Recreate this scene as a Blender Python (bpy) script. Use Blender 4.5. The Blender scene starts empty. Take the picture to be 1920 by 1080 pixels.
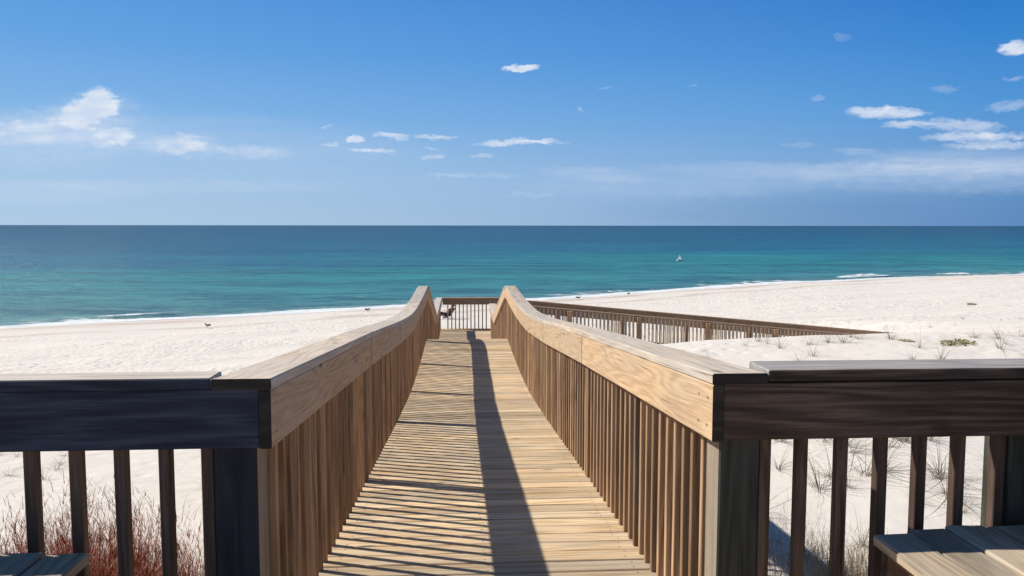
import bpy, bmesh, math, random
from mathutils import Vector, Matrix, noise
R = math.radians
random.seed(7)
S = bpy.context.scene
C = S.collection
# ------------------------------------------------------------------ camera frame
F = 1500.0; HC = 1.50; PITCH = math.atan(117.5 / F); ALPHA = R(3.66)
CT = -0.111                                    # camera lies 12 cm left of the walk's axis
ca, sa = math.cos(ALPHA), math.sin(ALPHA)
ZSEA = -5.5
def W(t, s, z=0.0):                           # walk frame (across, along, up) -> world
    t = t - CT
    return Vector((-s * sa + t * ca, s * ca + t * sa, z))
def ray(px, py):
    x = (px - 960) / F; y = -(py - 540) / F
    c, s_ = math.cos(PITCH), math.sin(PITCH)
    return Vector((x, c + y * s_, y * c - s_))
def at_z(px, py, z):
    d = ray(px, py); k = (z - HC) / d.z
    return Vector((0, 0, HC)) + d * k
# ------------------------------------------------------------------ tags
def tag(o, label=None, cat=None, group=None, kind=None):
    if label: o['label'] = label
    if cat: o['category'] = cat
    if group: o['group'] = group
    if kind: o['kind'] = kind
    return o
def empty(name, loc=(0, 0, 0), rz=0.0):
    o = bpy.data.objects.new(name, None); C.objects.link(o)
    o.location = loc; o.rotation_euler = (0, 0, rz); o.empty_display_size = .1
    return o
def mk(name, bm, mat, parent=None, smooth=False, loc=None, rz=None):
    me = bpy.data.meshes.new(name); bm.to_mesh(me); bm.free()
    if smooth:
        for p in me.polygons: p.use_smooth = True
    if mat: me.materials.append(mat)
    o = bpy.data.objects.new(name, me); C.objects.link(o)
    if parent: o.parent = parent
    if loc is not None: o.location = loc
    if rz is not None: o.rotation_euler = (0, 0, rz)
    return o
def copy_tree(o, parent=None):
    c = o.copy(); C.objects.link(c); c.parent = parent
    for ch in list(o.children): copy_tree(ch, c)
    return c
def box(bm, x0, x1, y0, y1, z0, z1, bev=0.0, M=None):
    vs = [bm.verts.new((x, y, z)) for x in (x0, x1) for y in (y0, y1) for z in (z0, z1)]
    idx = [(0, 1, 3, 2), (4, 6, 7, 5), (0, 4, 5, 1), (2, 3, 7, 6), (0, 2, 6, 4), (1, 5, 7, 3)]
    fs = [bm.faces.new([vs[i] for i in f]) for f in idx]
    if M is not None:
        for v in vs: v.co = M @ v.co
    if bev > 0:
        es = list({e for f in fs for e in f.edges})
        bmesh.ops.bevel(bm, geom=es, offset=bev, segments=1, affect='EDGES', profile=.5)
def sweep(bm, path, sec, caps=True):
    """path: list of (s,z) ; sec: list of (t, dz) closed section; swept along s."""
    rings = []
    lay = bm.verts.layers.float_vector.get('grain') or bm.verts.layers.float_vector.new('grain')
    for (s, z) in path:
        rings.append([bm.verts.new((t, s, z + dz)) for t, dz in sec])
        for v, (t, dz) in zip(rings[-1], sec): v[lay] = (t, s, dz)
    n = len(sec)
    for a, b in zip(rings, rings[1:]):
        for i in range(n):
            bm.faces.new((a[i], a[(i + 1) % n], b[(i + 1) % n], b[i]))
    if caps:
        bm.faces.new(list(reversed(rings[0]))); bm.faces.new(rings[-1])
    bmesh.ops.recalc_face_normals(bm, faces=bm.faces)
def rect(t0, t1, z0, z1, b=.004):
    return [(t0 + b, z0), (t1 - b, z0), (t1, z0 + b), (t1, z1 - b), (t1 - b, z1), (t0 + b, z1), (t0, z1 - b), (t0, z0 + b)]
# ------------------------------------------------------------------ node helpers
class NT:
    def __init__(s, tree): s.t = tree; s.n = tree.nodes; s.l = tree.links
    def new(s, typ, **k):
        n = s.n.new(typ)
        for a, b in k.items(): setattr(n, a, b)
        return n
    def put(s, sock, v):
        if isinstance(v, bpy.types.NodeSocket): s.l.new(v, sock)
        elif v is not None: sock.default_value = v
    def math(s, op, a, b=None, c=None, clamp=False):
        n = s.new('ShaderNodeMath', operation=op, use_clamp=clamp)
        s.put(n.inputs[0], a)
        if b is not None: s.put(n.inputs[1], b)
        if c is not None: s.put(n.inputs[2], c)
        return n.outputs[0]
    def vmath(s, op, a, b):
        n = s.new('ShaderNodeVectorMath', operation=op); s.put(n.inputs[0], a); s.put(n.inputs[1], b)
        return n.outputs[0]
    def noise(s, v, scale, detail=4, rough=.5, dist=0.0):
        n = s.new('ShaderNodeTexNoise'); s.put(n.inputs['Vector'], v)
        n.inputs['Scale'].default_value = scale; n.inputs['Detail'].default_value = detail
        n.inputs['Roughness'].default_value = rough; n.inputs['Distortion'].default_value = dist
        return n.outputs['Fac']
    def mapr(s, v, a, b, c=0.0, d=1.0, smooth=False):
        n = s.new('ShaderNodeMapRange'); s.put(n.inputs[0], v)
        if smooth: n.interpolation_type = 'SMOOTHSTEP'
        for i, x in enumerate((a, b, c, d)): n.inputs[i + 1].default_value = x
        return n.outputs[0]
    def mix(s, f, a, b, mode='MIX'):
        n = s.new('ShaderNodeMix', data_type='RGBA', blend_type=mode)
        s.put(n.inputs[0], f); s.put(n.inputs[6], a if not isinstance(a, tuple) else (*a, 1)[:4]); s.put(n.inputs[7], b if not isinstance(b, tuple) else (*b, 1)[:4])
        return n.outputs[2]
    def ramp(s, f, stops):
        n = s.new('ShaderNodeValToRGB'); s.put(n.inputs[0], f)
        e = n.color_ramp.elements
        while len(e) < len(stops): e.new(.5)
        for el, (p, c) in zip(e, stops): el.position = p; el.color = (*c, 1)[:4]
        return n.outputs[0]
    def scale(s, v, xyz):
        n = s.new('ShaderNodeMapping'); s.put(n.inputs[0], v); n.inputs['Scale'].default_value = xyz
        return n.outputs[0]
def material(name):
    m = bpy.data.materials.new(name); m.use_nodes = True
    t = m.node_tree; t.nodes.clear(); k = NT(t)
    out = k.new('ShaderNodeOutputMaterial'); b = k.new('ShaderNodeBsdfPrincipled')
    k.l.new(b.outputs[0], out.inputs[0])
    return m, k, b
def bump(k, b, h, strength, dist):
    n = k.new('ShaderNodeBump'); n.inputs['Strength'].default_value = strength; n.inputs['Distance'].default_value = dist
    k.put(n.inputs['Height'], h); k.l.new(n.outputs[0], b.inputs['Normal'])
    return n
def plain(name, col, rough=.7, var=.15, sc=20):
    m, k, b = material(name)
    tc = k.new('ShaderNodeTexCoord').outputs['Object']
    n = k.noise(tc, sc, 4)
    c1 = tuple(x * (1 - var) for x in col); c2 = tuple(min(1, x * (1 + var)) for x in col)
    k.put(b.inputs['Base Color'], k.mix(n, c1, c2)); b.inputs['Roughness'].default_value = rough
    return m
def wood(name, axis, dark, mid, light, rough=.75, grey=None, greyamt=.3, rv=.25, knots=.9, gs=1.0, bumpd=.0016, kp=.55, ks=(2.3, 7.0), attr=False, lw=.2, lf=62.0):
    m, k, b = material(name)
    tc = k.new('ShaderNodeAttribute', attribute_name='grain').outputs['Vector'] if attr else k.new('ShaderNodeTexCoord').outputs['Object']
    isl = k.new('ShaderNodeNewGeometry').outputs['Random Per Island']
    ob = k.new('ShaderNodeObjectInfo').outputs['Random']
    rnd = k.math('FRACT', k.math('ADD', isl, ob))
    r2 = k.math('FRACT', k.math('MULTIPLY', rnd, 17.31))
    cmb = k.new('ShaderNodeCombineXYZ')
    for i, q in enumerate((31.0, 17.0, 23.0)): k.put(cmb.inputs[i], k.math('MULTIPLY', rnd, q))
    v = k.vmath('ADD', tc, cmb.outputs[0])
    def st(al, cr):
        return tuple(al if 'xyz'[i] == axis else cr for i in range(3))
    low = k.noise(k.scale(v, st(.55, 6.5)), 1.0 * gs, 2, .4, .1)
    lines = k.math('MULTIPLY_ADD', k.math('SINE', k.math('MULTIPLY', low, lf)), .5, .5)
    mid_n = k.noise(k.scale(v, st(3.0, 70.0)), 1.0, 6, .68)
    fine = k.noise(k.scale(v, st(9, 260.0)), 1.0, 3, .6)
    g = k.math('ADD', k.math('MULTIPLY', lines, lw), k.math('ADD', k.math('MULTIPLY', mid_n, .7), k.math('MULTIPLY', fine, .36)))
    col = k.ramp(g, [(.34, dark), (.60, mid), (.84, light)])
    ck = k.mapr(k.noise(k.scale(v, st(1.6, 70.0)), 1.0, 2, .5), .66, .72, 0, 1, True)
    col = k.mix(k.math('MULTIPLY', ck, .6), col, tuple(x * .35 for x in dark))
    # knots
    vo = k.new('ShaderNodeTexVoronoi'); vo.inputs['Scale'].default_value = 1.0
    k.put(vo.inputs['Vector'], k.scale(v, st(*ks)))
    kn = k.mapr(vo.outputs['Distance'], .05, .15, 1, 0, True)
    sep = k.new('ShaderNodeSeparateColor'); k.l.new(vo.outputs['Color'], sep.inputs[0])
    kn = k.math('MULTIPLY', kn, k.math('GREATER_THAN', sep.outputs[0], kp))
    col = k.mix(k.math('MULTIPLY', kn, knots), col, tuple(x * .38 for x in dark))
    # board to board variation
    col = k.mix(1.0, col, k.ramp(rnd, [(0, (1 - rv,) * 3), (1, (1 + rv * .45,) * 3)]), 'MULTIPLY')
    col = k.mix(k.math('MULTIPLY', r2, .8), col, (1.06, .96, .86), 'MULTIPLY')
    if grey:
        gn = k.mapr(k.noise(k.scale(v, st(1.3, 7.0)), 1.0, 5, .65), .38, .66)
        col = k.mix(k.math('MULTIPLY', gn, greyamt), col, grey)
    k.put(b.inputs['Base Color'], col)
    k.put(b.inputs['Roughness'], k.math('MULTIPLY_ADD', g, .15, rough - .08)); b.inputs['Specular IOR Level'].default_value = .3
    bump(k, b, k.math('SUBTRACT', k.math('SUBTRACT', g, ck), k.math('MULTIPLY', kn, .6)), .8, bumpd)
    return m
TAN = ((.25, .165, .08), (.57, .415, .235), (.76, .60, .38))
PALE = ((.36, .26, .16), (.54, .41, .27), (.66, .54, .39))
RED = ((.11, .055, .03), (.20, .105, .062), (.31, .18, .11))
GREYW = ((.30, .24, .18), (.50, .42, .33), (.62, .55, .46))
DARKW = ((.018, .012, .008), (.072, .049, .035), (.16, .115, .085))  # weathered brown, darkened to carry the shade on the platform rails
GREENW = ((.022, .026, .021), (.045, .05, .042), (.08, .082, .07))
M = {}
M['deck_x'] = wood('deck_boards_wood', 'x', *TAN, grey=(.50, .46, .40), greyamt=.4, rv=.42)
M['fascia_y'] = wood('rail_side_wood', 'y', (.30, .19, .10), (.53, .375, .225), (.66, .50, .325), grey=(.42, .35, .28), greyamt=.4, rv=.15, kp=.2, ks=(2.4, 8.5), attr=True, lw=.17, lf=150.0, gs=.8)
M['cap_y'] = wood('rail_cap_wood', 'y', *GREYW, grey=(.46, .43, .40), greyamt=.6, rv=.25, attr=True)
M['fascia_x'] = wood('far_rail_wood', 'x', (.18, .11, .065), (.36, .24, .15), (.48, .35, .24), rv=.2)
M['bal_far'] = wood('far_baluster_wood', 'z', (.34, .27, .2), (.52, .43, .33), (.62, .54, .44), rv=.2)
M['bal'] = wood('baluster_wood', 'z', *((.19, .105, .052), (.38, .235, .13), (.52, .35, .215)), rv=.5, knots=.6)
M['bal_dark'] = wood('shaded_weathered_baluster_wood', 'z', *((.045, .028, .02), (.09, .058, .043), (.16, .115, .088)), rv=.2, knots=.4)  # weathered platform balusters, their shade included in the colour
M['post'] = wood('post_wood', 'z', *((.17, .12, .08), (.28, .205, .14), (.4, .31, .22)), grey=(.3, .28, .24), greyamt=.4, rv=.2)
M['post_dark'] = wood('shaded_post_wood', 'z', *GREENW, rv=.2)  # greenish dark tone holds the shade of the post fronts
M['dark_x'] = wood('shaded_weathered_rail_wood', 'x', *DARKW, rv=.15, knots=.5)
M['dark_y'] = wood('shaded_weathered_side_wood', 'y', *DARKW, rv=.15, knots=.5)
M['capx'] = wood('platform_cap_wood', 'x', *((.13, .115, .105), (.28, .26, .245), (.42, .395, .375)), grey=(.33, .31, .30), greyamt=.6, rv=.1)
M['bench_y'] = wood('bench_plank_wood', 'y', *((.12, .09, .06), (.36, .28, .19), (.55, .46, .34)), grey=(.38, .34, .29), greyamt=.5, rv=.3)
M['joist'] = wood('joist_wood', 'y', *RED, rv=.2)
M['cap_pale'] = wood('sunlit_cap_wood', 'x', (.36, .33, .29), (.52, .485, .44), (.62, .59, .55), rv=.1)  # pale tone carries the sunlight on the left cap's top
M['end'] = wood('shaded_weathered_end_grain', 'x', (.012, .01, .009), (.03, .025, .022), (.06, .05, .045), knots=0)  # weathered end grain, painted darker for the shade on the cut ends
M['blue_x'] = wood('blue_shade_rail_wood', 'x', (.008, .011, .020), (.025, .033, .062), (.06, .072, .11), rv=.15, knots=.5)  # navy shade of the left platform rail, put into the wood colour
M['blue_z'] = wood('blue_shade_post_wood', 'z', (.008, .0095, .015), (.018, .022, .035), (.035, .04, .055), rv=.15, knots=.3)  # same blue shade painted on the left entrance post
M['screw'] = plain('screw_metal', (.12, .11, .1), .4)
# ------------------------------------------------------------------ walk profile
PROF = [(-4, 1.50), (2.55, 1.505), (5.4, 1.74), (8.0, 1.975), (9.9, 2.12), (11, 2.158), (12.6, 2.168), (13.6, 2.155), (14.75, 2.125), (15.3, 2.18), (20.3, 3.30), (25.6, 3.30)]
def deckz(s):
    for (a, ha), (b, hb) in zip(PROF, PROF[1:]):
        if s <= b: return HC - (ha + (hb - ha) * (s - a) / (b - a))
    return HC - PROF[-1][1]
RH = 1.02                                    # rail height above the deck
T_IN = .715; TH = .038; T_PO = T_IN + TH     # inner face of the side boards, thickness, post/baluster plane
S0 = 2.55; S1 = 23.6; S2 = 25.4              # walk start, near and far edges of the side ramp
# ------------------------------------------------------------------ decks
def deck_boards(bm, s0, s1, t0, t1, zf, skirt=.038, pitch=.1425, jit=.0, screws=False):
    s = s0
    while s < s1 - .02:
        e = min(s + pitch - random.uniform(.008, .015), s1)
        z0, z1 = zf(s + .001), zf(e)
        j0, j1 = random.uniform(-1, 1) * jit, random.uniform(-1, 1) * jit
        dz = random.uniform(-.0015, .0015)
        a = t0 + j0; b = t1 + j1
        vs = [bm.verts.new(p) for p in ((a, s, z0 + dz), (b, s, z0 + dz), (b, e, z1 + dz), (a, e, z1 + dz), (a, s, z0 - skirt), (b, s, z0 - skirt), (b, e, z1 - skirt), (a, e, z1 - skirt))]
        fs = [bm.faces.new([vs[i] for i in f]) for f in ((0, 1, 2, 3), (7, 6, 5, 4), (0, 4, 5, 1), (1, 5, 6, 2), (2, 6, 7, 3), (3, 7, 4, 0))]
        if s < 13 and screws:
            for tt in (-.70, -.02, .02, .70) if 0 else (-.69, 0.0, .69):
                for q in (.25, .75):
                    x = tt + random.uniform(-.012, .012); y = s + (e - s) * q; zz = z0 + (z1 - z0) * q + dz + .0012
                    f = bm.faces.new([bm.verts.new((x + .0045 * math.cos(a * math.pi / 3), y + .0045 * math.sin(a * math.pi / 3), zz)) for a in range(6)]); f.material_index = 1
        if s < 12: bmesh.ops.bevel(bm, geom=[fs[0].edges[0], fs[0].edges[2]], offset=.004, segments=1, affect='EDGES')
        s += pitch
org = W(0, 0, 0)
bm = bmesh.new(); deck_boards(bm, S0 + .145, S2 + .19, -T_PO - .16, T_PO + .16, deckz, screws=True)
deck = mk('boardwalk', bm, M['deck_x'], loc=org, rz=ALPHA); deck.data.materials.append(M['screw']); tag(deck, kind='structure')
bm = bmesh.new()
for t in (-.72, 0, .72):
    sweep(bm, [(s, HC - h - .04) for s, h in PROF[1:]][:1] + [(s, HC - h - .04) for s, h in PROF[2:]], rect(t - .02, t + .02, -.19, 0))
o = mk('boardwalk_joists', bm, M['joist'], loc=org, rz=ALPHA); tag(o, kind='structure')
bm = bmesh.new(); deck_boards(bm, -3.0, S0 + .14, -6, 1.98, lambda s: 0.0)
o = mk('platform_deck', bm, M['deck_x'], loc=org, rz=ALPHA); tag(o, kind='structure')
bm = bmesh.new()
for t in (-5, -4, -3, -2, -1, 0, 1, 1.8): box(bm, t - .02, t + .02, -3, S0 + .1, -.23, -.042)
box(bm, -6, 1.98, S0 + .142, S0 + .18, -.23, -.004)
o = mk('platform_joists', bm, M['joist'], loc=org, rz=ALPHA); tag(o, kind='structure')
RAMP = .094
def rampz(t):                                 # side ramp going right from the landing
    return HC - 3.30 - max(0, t - 1.0) * RAMP
bm = bmesh.new()
t = T_PO + .165
while t < 15.5:
    z0, z1 = rampz(t), rampz(t + .136)
    vs = [bm.verts.new(p) for p in ((t, S1 - .1, z0), (t + .136, S1 - .1, z1), (t + .136, S2 + .15, z1), (t, S2 + .15, z0), (t, S1 - .1, z0 - .04), (t + .136, S1 - .1, z1 - .04), (t + .136, S2 + .15, z1 - .04), (t, S2 + .15, z0 - .04))]
    for f in ((0, 1, 2, 3), (7, 6, 5, 4), (0, 4, 5, 1), (1, 5, 6, 2), (2, 6, 7, 3), (3, 7, 4, 0)): bm.faces.new([vs[i] for i in f])
    t += .1425
o = mk('side_ramp', bm, M['deck_x'], loc=org, rz=ALPHA); tag(o, kind='structure')
# ------------------------------------------------------------------ baluster / post prototypes
def bal_mesh(name, h, mat, w=.038, d=.038):
    bm = bmesh.new(); box(bm, -d / 2, d / 2, -w / 2, w / 2, 0, h, .003)
    me = bpy.data.meshes.new(name); bm.to_mesh(me); bm.free(); me.materials.append(mat); return me
BALM = bal_mesh('baluster', .98, M['bal'], .029, .036)
BALF = bal_mesh('baluster', .98, M['bal_far'])
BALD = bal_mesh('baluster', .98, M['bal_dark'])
def inst(name, me, parent, loc, rz=0.0):
    o = bpy.data.objects.new(name, me); C.objects.link(o); o.parent = parent; o.location = loc
    o.rotation_euler = (0, 0, rz); return o
def post_mesh(h_up, depth, mat, w=.14):
    bm = bmesh.new(); box(bm, -w / 2, w / 2, -w / 2, w / 2, -depth, h_up, .006)
    me = bpy.data.meshes.new('post'); bm.to_mesh(me); bm.free(); me.materials.append(mat); return me
# ------------------------------------------------------------------ main walkway railings
NODES = [p for p in PROF if 2.5 < p[0] < 15.0]
def top(s): return deckz(s) + RH
SEGS = [[2.55, 4.0, 5.4], [5.4, 6.7, 8.0], [8.0, 8.9, 9.9, 10.4, 11.0, 11.8], [11.8, 12.6, 13.1, 13.6, 14.1, 14.7, 14.95, 15.2], [15.2, 15.6, 17.0, 18.7, 20.3], [20.3, 22.0, 25.35]]
def smooth_top(s):
    w = .35 if 8 < s < 16 else 0.0
    if not w: return top(s)
    return sum(top(s + d * w) for d in (-1, -.5, 0, .5, 1)) / 5
def endg(o):
    o.data.materials.append(M['end'])
    for p in o.data.polygons:
        if abs(p.normal.y) > .9 and p.material_index == 0: p.material_index = 1
    return o
def walk_rail(side, s_end, label):
    g = empty('railing', W(side * T_IN, S0, 0), ALPHA)
    tag(g, label, 'railing', 'railings along the walkway')
    base = (side * T_IN, S0)
    def L(bm):
        for v in bm.verts: v.co.x -= base[0]; v.co.y -= base[1]
        return bm
    for i, sg in enumerate(SEGS):
        sg = [s for s in sg if s <= s_end] + ([s_end] if sg[-1] > s_end > sg[0] else [])
        if len(sg) < 2: continue
        a = .002 if i else 0; b = .002
        pts = [(s, smooth_top(s)) for s in sg]
        pts[0] = (pts[0][0] + a, pts[0][1]); pts[-1] = (pts[-1][0] - b, pts[-1][1])
        bm = bmesh.new()
        t0, t1 = sorted((side * (T_IN - .002), side * (T_IN + .184)))
        sweep(bm, pts, rect(t0, t1, -.037, 0)); endg(mk('cap_board', L(bm), M['cap_y'], g))
        bm = bmesh.new()
        t0, t1 = sorted((side * T_IN, side * T_PO))
        off = random.uniform(-.001, .001)
        q0, q1 = pts[0], pts[-1]; jz = random.uniform(-.003, .003)
        sp_ = [(q0[0] + (.006 if i else 0), q0[1])] + pts[1:-1] + [(q1[0] - .006, q1[1])]
        sweep(bm, sp_, rect(t0, t1, -.230 + jz, -.0395 + jz)); L(bm)
        for ps in (5.40, 7.98, 10.25, 12.5, 14.72, S0 + .11):
            for dp in (-.05, .05):
                if q0[0] + .02 < ps + dp < q1[0] - .02:
                    for dz in (-.085, -.18):
                        xx = side * (T_IN - .0012) - base[0]; yy = ps + dp - base[1] + random.uniform(-.01, .01); zz = smooth_top(ps + dp) + dz
                        f = bm.faces.new([bm.verts.new((xx, yy + .0055 * math.cos(a * math.pi / 3), zz + .0055 * math.sin(a * math.pi / 3))) for a in range(6)]); f.material_index = 2
        o = endg(mk('side_board', bm, M['fascia_y'], g)); o.data.materials.append(M['screw'])
    # posts
    pm = post_mesh(.98, 2.4, M['bal'], .089)
    posts = [S0 + TH + .07] + [q for q in (5.40, 7.98, 10.25, 12.5, 14.72, 17.2, 20.2, 22.7) if q < s_end - .5] + [s_end - .06]
    for i, s in enumerate(posts):
        z = deckz(s) + .98 - .0 - .98
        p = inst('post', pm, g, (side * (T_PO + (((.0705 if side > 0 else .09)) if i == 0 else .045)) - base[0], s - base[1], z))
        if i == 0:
            me = post_mesh(.98, 2.4, M['post_dark'] if side > 0 else M['blue_z']); p.data = me; me.materials.append(M['post'])  # shaded front and lit inner face painted as two woods
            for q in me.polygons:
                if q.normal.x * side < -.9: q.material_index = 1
    # balusters
    n = 0; rest = bmesh.new()
    s = S0 + TH + .14 + .055
    while s < s_end - .12:
        if min(abs(s - p) for p in posts[1:]) > .066:
            z = deckz(s) + .0
            zt = smooth_top(s) - .04 - .98
            if n < 88:
                q = inst('baluster', BALM, g, (side * (T_PO + .0185) - base[0], s - base[1] + random.uniform(-.003, .003), zt))
                q.rotation_euler = (random.uniform(-.005, .005), 0, random.uniform(-.05, .05))
            else:
                x = side * (T_PO + .0195) - base[0]; y = s - base[1]
                box(rest, x - .018, x + .018, y - .016, y + .016, zt, zt + .98)
            n += 1
        s += .1225
    if len(rest.verts):
        o = mk('baluster', rest, M['bal'], g); o['kind'] = 'stuff'
    else: rest.free()
    # kick board low on the outside
    return g
walk_rail(-1, 25.35, 'long tan wooden railing on the left side of the walkway, inner face shaded')
walk_rail(1, 23.3, 'long tan wooden railing on the right side of the walkway, inner face sunlit')
# ------------------------------------------------------------------ platform railings (shade painted into the dark wood, facing the camera)
def plat_rail(t0, t1, side, label, tilt=0.0):
    g = empty('railing', W(min(t0, t1) if side > 0 else max(t0, t1), S0, 0), ALPHA)
    tag(g, label, 'railing', 'dark railings of the viewing platform')
    bx = min(t0, t1) if side > 0 else max(t0, t1)
    a, b = sorted((t0, t1))
    up = .004 if side > 0 else -.002
    bm = bmesh.new()                          # cap, butted against the walk rail's cap
    ca0, ca1 = (a + .184 - .038 + .003, b) if side > 0 else (a, b - .184 + .038 - .003)
    box(bm, ca0 - bx, ca1 - bx, -.003, .184 if side > 0 else .125, RH - .037 + up, RH + up, .004)
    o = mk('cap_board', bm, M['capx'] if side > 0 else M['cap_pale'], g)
    o.data.materials.append(M['dark_x'] if side > 0 else M['blue_x'])  # shade painted on the cap's front and underside, lit tone on top
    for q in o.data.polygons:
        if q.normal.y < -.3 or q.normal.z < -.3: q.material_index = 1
    bm = bmesh.new(); box(bm, a - bx + (.001 if side > 0 else 0), b - bx - (.001 if side < 0 else 0), .002, TH, RH - .230, RH - .0385, .003)
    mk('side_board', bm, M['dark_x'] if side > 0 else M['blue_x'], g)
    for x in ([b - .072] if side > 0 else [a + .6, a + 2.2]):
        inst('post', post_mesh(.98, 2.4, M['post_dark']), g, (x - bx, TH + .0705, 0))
    if side > 0: ts = [.914, 1.042, 1.182, 1.322, 1.460, 1.598, 1.742]
    else: ts = [-.932, -1.066, -1.206, -1.346, -1.486, -1.627] + [-1.767 - .14 * i for i in range(20)]
    for t in ts:
        if side < 0 and (t < a + .05 or min(abs(t - (a + .6)), abs(t - (a + 2.2))) < .1): continue
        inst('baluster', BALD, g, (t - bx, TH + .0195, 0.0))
    return g
plat_rail(T_PO, 1.915, 1, 'short shaded brown weathered railing right of the walkway entrance, sunlit bench before it')
plat_rail(-T_PO - 3.6, -T_PO, -1, 'shaded bluish railing left of the walkway entrance, rust red grass behind it')
# railing down the platform's right edge, towards the camera
g = empty('railing', W(1.915, S0, 0), ALPHA)
tag(g, 'dark railing turning the platform corner at the right edge of the picture', 'railing', 'dark railings of the viewing platform')
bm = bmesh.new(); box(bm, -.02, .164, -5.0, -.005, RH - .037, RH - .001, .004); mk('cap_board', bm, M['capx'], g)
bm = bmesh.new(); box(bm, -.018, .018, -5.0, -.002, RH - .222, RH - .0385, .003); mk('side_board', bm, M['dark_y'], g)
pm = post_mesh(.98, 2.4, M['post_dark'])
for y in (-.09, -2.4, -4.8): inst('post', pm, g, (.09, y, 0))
y = -.2
while y > -4.7:
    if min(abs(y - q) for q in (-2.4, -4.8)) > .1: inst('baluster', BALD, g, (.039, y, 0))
    y -= .1325
# ------------------------------------------------------------------ landing and side ramp railings
def ramp_rail(s_pl, t0, t1, label, face=-1):
    g = empty('railing', W(t0, s_pl, rampz(t0)), ALPHA)
    tag(g, label, 'railing', 'railings of the side ramp')
    zb = rampz(t0)
    def swx(bm, pts, sec):
        rings = [[bm.verts.new((x, y, z + dz)) for y, dz in sec] for x, z in pts]
        n = len(sec)
        for p, q in zip(rings, rings[1:]):
            for i in range(n): bm.faces.new((p[i], q[i], q[(i + 1) % n], p[(i + 1) % n]))
        bm.faces.new(rings[0]); bm.faces.new(list(reversed(rings[-1])))
        bmesh.ops.recalc_face_normals(bm, faces=bm.faces)
    pts = [(t - t0, rampz(t) - zb + 1.0) for t in sorted({t0, max(t0, 1.0), t1})]
    bm = bmesh.new(); swx(bm, pts, rect(-.03, .15, -.037, 0)); mk('cap_board', bm, M['cap_y'] if 0 else M['fascia_x'], g)
    bm = bmesh.new(); swx(bm, pts, rect(0, TH, -.22, -.0385)); mk('side_board', bm, M['fascia_x'], g)
    pm = post_mesh(.96, 1.9, M['bal'])
    posts = []; t = max(t0 + .07, .9)
    while t < t1: posts.append(t); t += 2.1
    for t in posts: inst('post', pm, g, (t - t0, TH + .0705 if face < 0 else -.0705, rampz(t) - zb))
    n = 0; t = t0 + .17; bms = bmesh.new()
    while t < t1:
        if min(abs(t - p) for p in posts) > .09:
            x = t - t0; y = (TH + .0195) if face < 0 else -.0195; z = rampz(t) - zb
            if n < 98: inst('baluster', BALF, g, (x, y, z - .02))
            else: box(bms, x - .019, x + .019, y - .019, y + .019, z - .02, z + .96)
            n += 1
        t += .1225
    if len(bms.verts): o = mk('baluster', bms, M['bal_far'], g); o['kind'] = 'stuff'
    else: bms.free()
ramp_rail(S2, -.70, 15.0, 'far brown railing crossing the walkway end and running down the side ramp', -1)
ramp_rail(S1, .95, 15.0, 'near brown railing of the side ramp, its lower end hidden by the dune', 1)
# ------------------------------------------------------------------ benches
def bench(t0, t1, s_back, depth, label, start):
    zt = .49
    g = empty('bench', W(t0, s_back, 0), ALPHA)
    tag(g, label, 'bench', 'benches against the platform railing')
    x = 0.0; i = 0; wdt = t1 - t0
    while x < wdt - .01:
        e = min(x + .138, wdt)
        bk = {0: start}.get(i if t0 > 0 else -1, 0) or random.uniform(-.008, .008)
        if t0 < 0 and e >= wdt - .001: bk = -.022
        bm = bmesh.new(); cup = random.uniform(-.004, .004)
        Mx = Matrix.Translation((x + .069, 0, zt)) @ Matrix.Rotation(random.uniform(-.03, .03), 4, 'Y') @ Matrix.Translation((-.069, 0, 0))
        box(bm, 0, e - x - .005, -depth + random.uniform(-.006, .006), bk, -.036, cup, .006, Mx)
        mk('seat_plank', bm, M['bench_y'], g)
        x = e; i += 1
    for (y0, y1) in ((-.075, -.037), (-depth + .03, -depth + .068)):
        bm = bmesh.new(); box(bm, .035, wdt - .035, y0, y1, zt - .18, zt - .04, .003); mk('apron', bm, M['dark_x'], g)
    for x in ((.035, .073), (wdt - .073, wdt - .035)):
        bm = bmesh.new(); box(bm, x[0], x[1], -depth + .07, -.077, zt - .18, zt - .04, .003); mk('apron', bm, M['joist'], g)
    for x in (.08, wdt - .17):
        for y in (-depth + .07, -.165):
            bm = bmesh.new(); box(bm, x, x + .088, y, y + .088, 0, zt - .04, .004); mk('leg', bm, M['post'], g)
bench(1.235, 1.90, S0 - .03, .46, 'plank bench at the lower right, front half sunlit, back half in shade', -.045)
bench(-3.6, -1.25, S0 - .07, .42, 'shaded plank bench at the lower left, red grass behind it', -.02)

# ------------------------------------------------------------------ terrain
SH = [(-600, -260), (-150, -20), (-60, 40), (-34.5, 53.5), (-29.3, 57.5), (-21.7, 60.5), (-13.9, 65), (-10, 68), (4, 75.5), (13.1, 82), (31, 96), (47, 104), (55, 108.5), (71, 112), (120, 132), (300, 190), (700, 330)]
def shore_y(x):
    if x <= SH[0][0]: return SH[0][1]
    for (a, ya), (b, yb) in zip(SH, SH[1:]):
        if x <= b:
            return ya + (yb - ya) * (x - a) / (b - a)
    return SH[-1][1]
def shore_s(x): return sum(shore_y(x + d) for d in (-3, -1.5, 0, 1.5, 3)) / 5
def ss(x, a, b):
    x = min(1, max(0, (x - a) / (b - a))); return x * x * (3 - 2 * x)
BT = [(-400, -9), (-60, -3), (-6, -.5), (0, 0), (3, .30), (6, .62), (8.5, .85), (11, .88), (15, .95), (46, 2.55), (80, 3.3), (400, 4.5)]
def beach(d):
    for (a, za), (b, zb) in zip(BT, BT[1:]):
        if d <= b: return za + (zb - za) * (max(d, a) - a) / (b - a)
    return BT[-1][1]
def sdist(x, y): return (shore_s(x) - y) * .88
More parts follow.
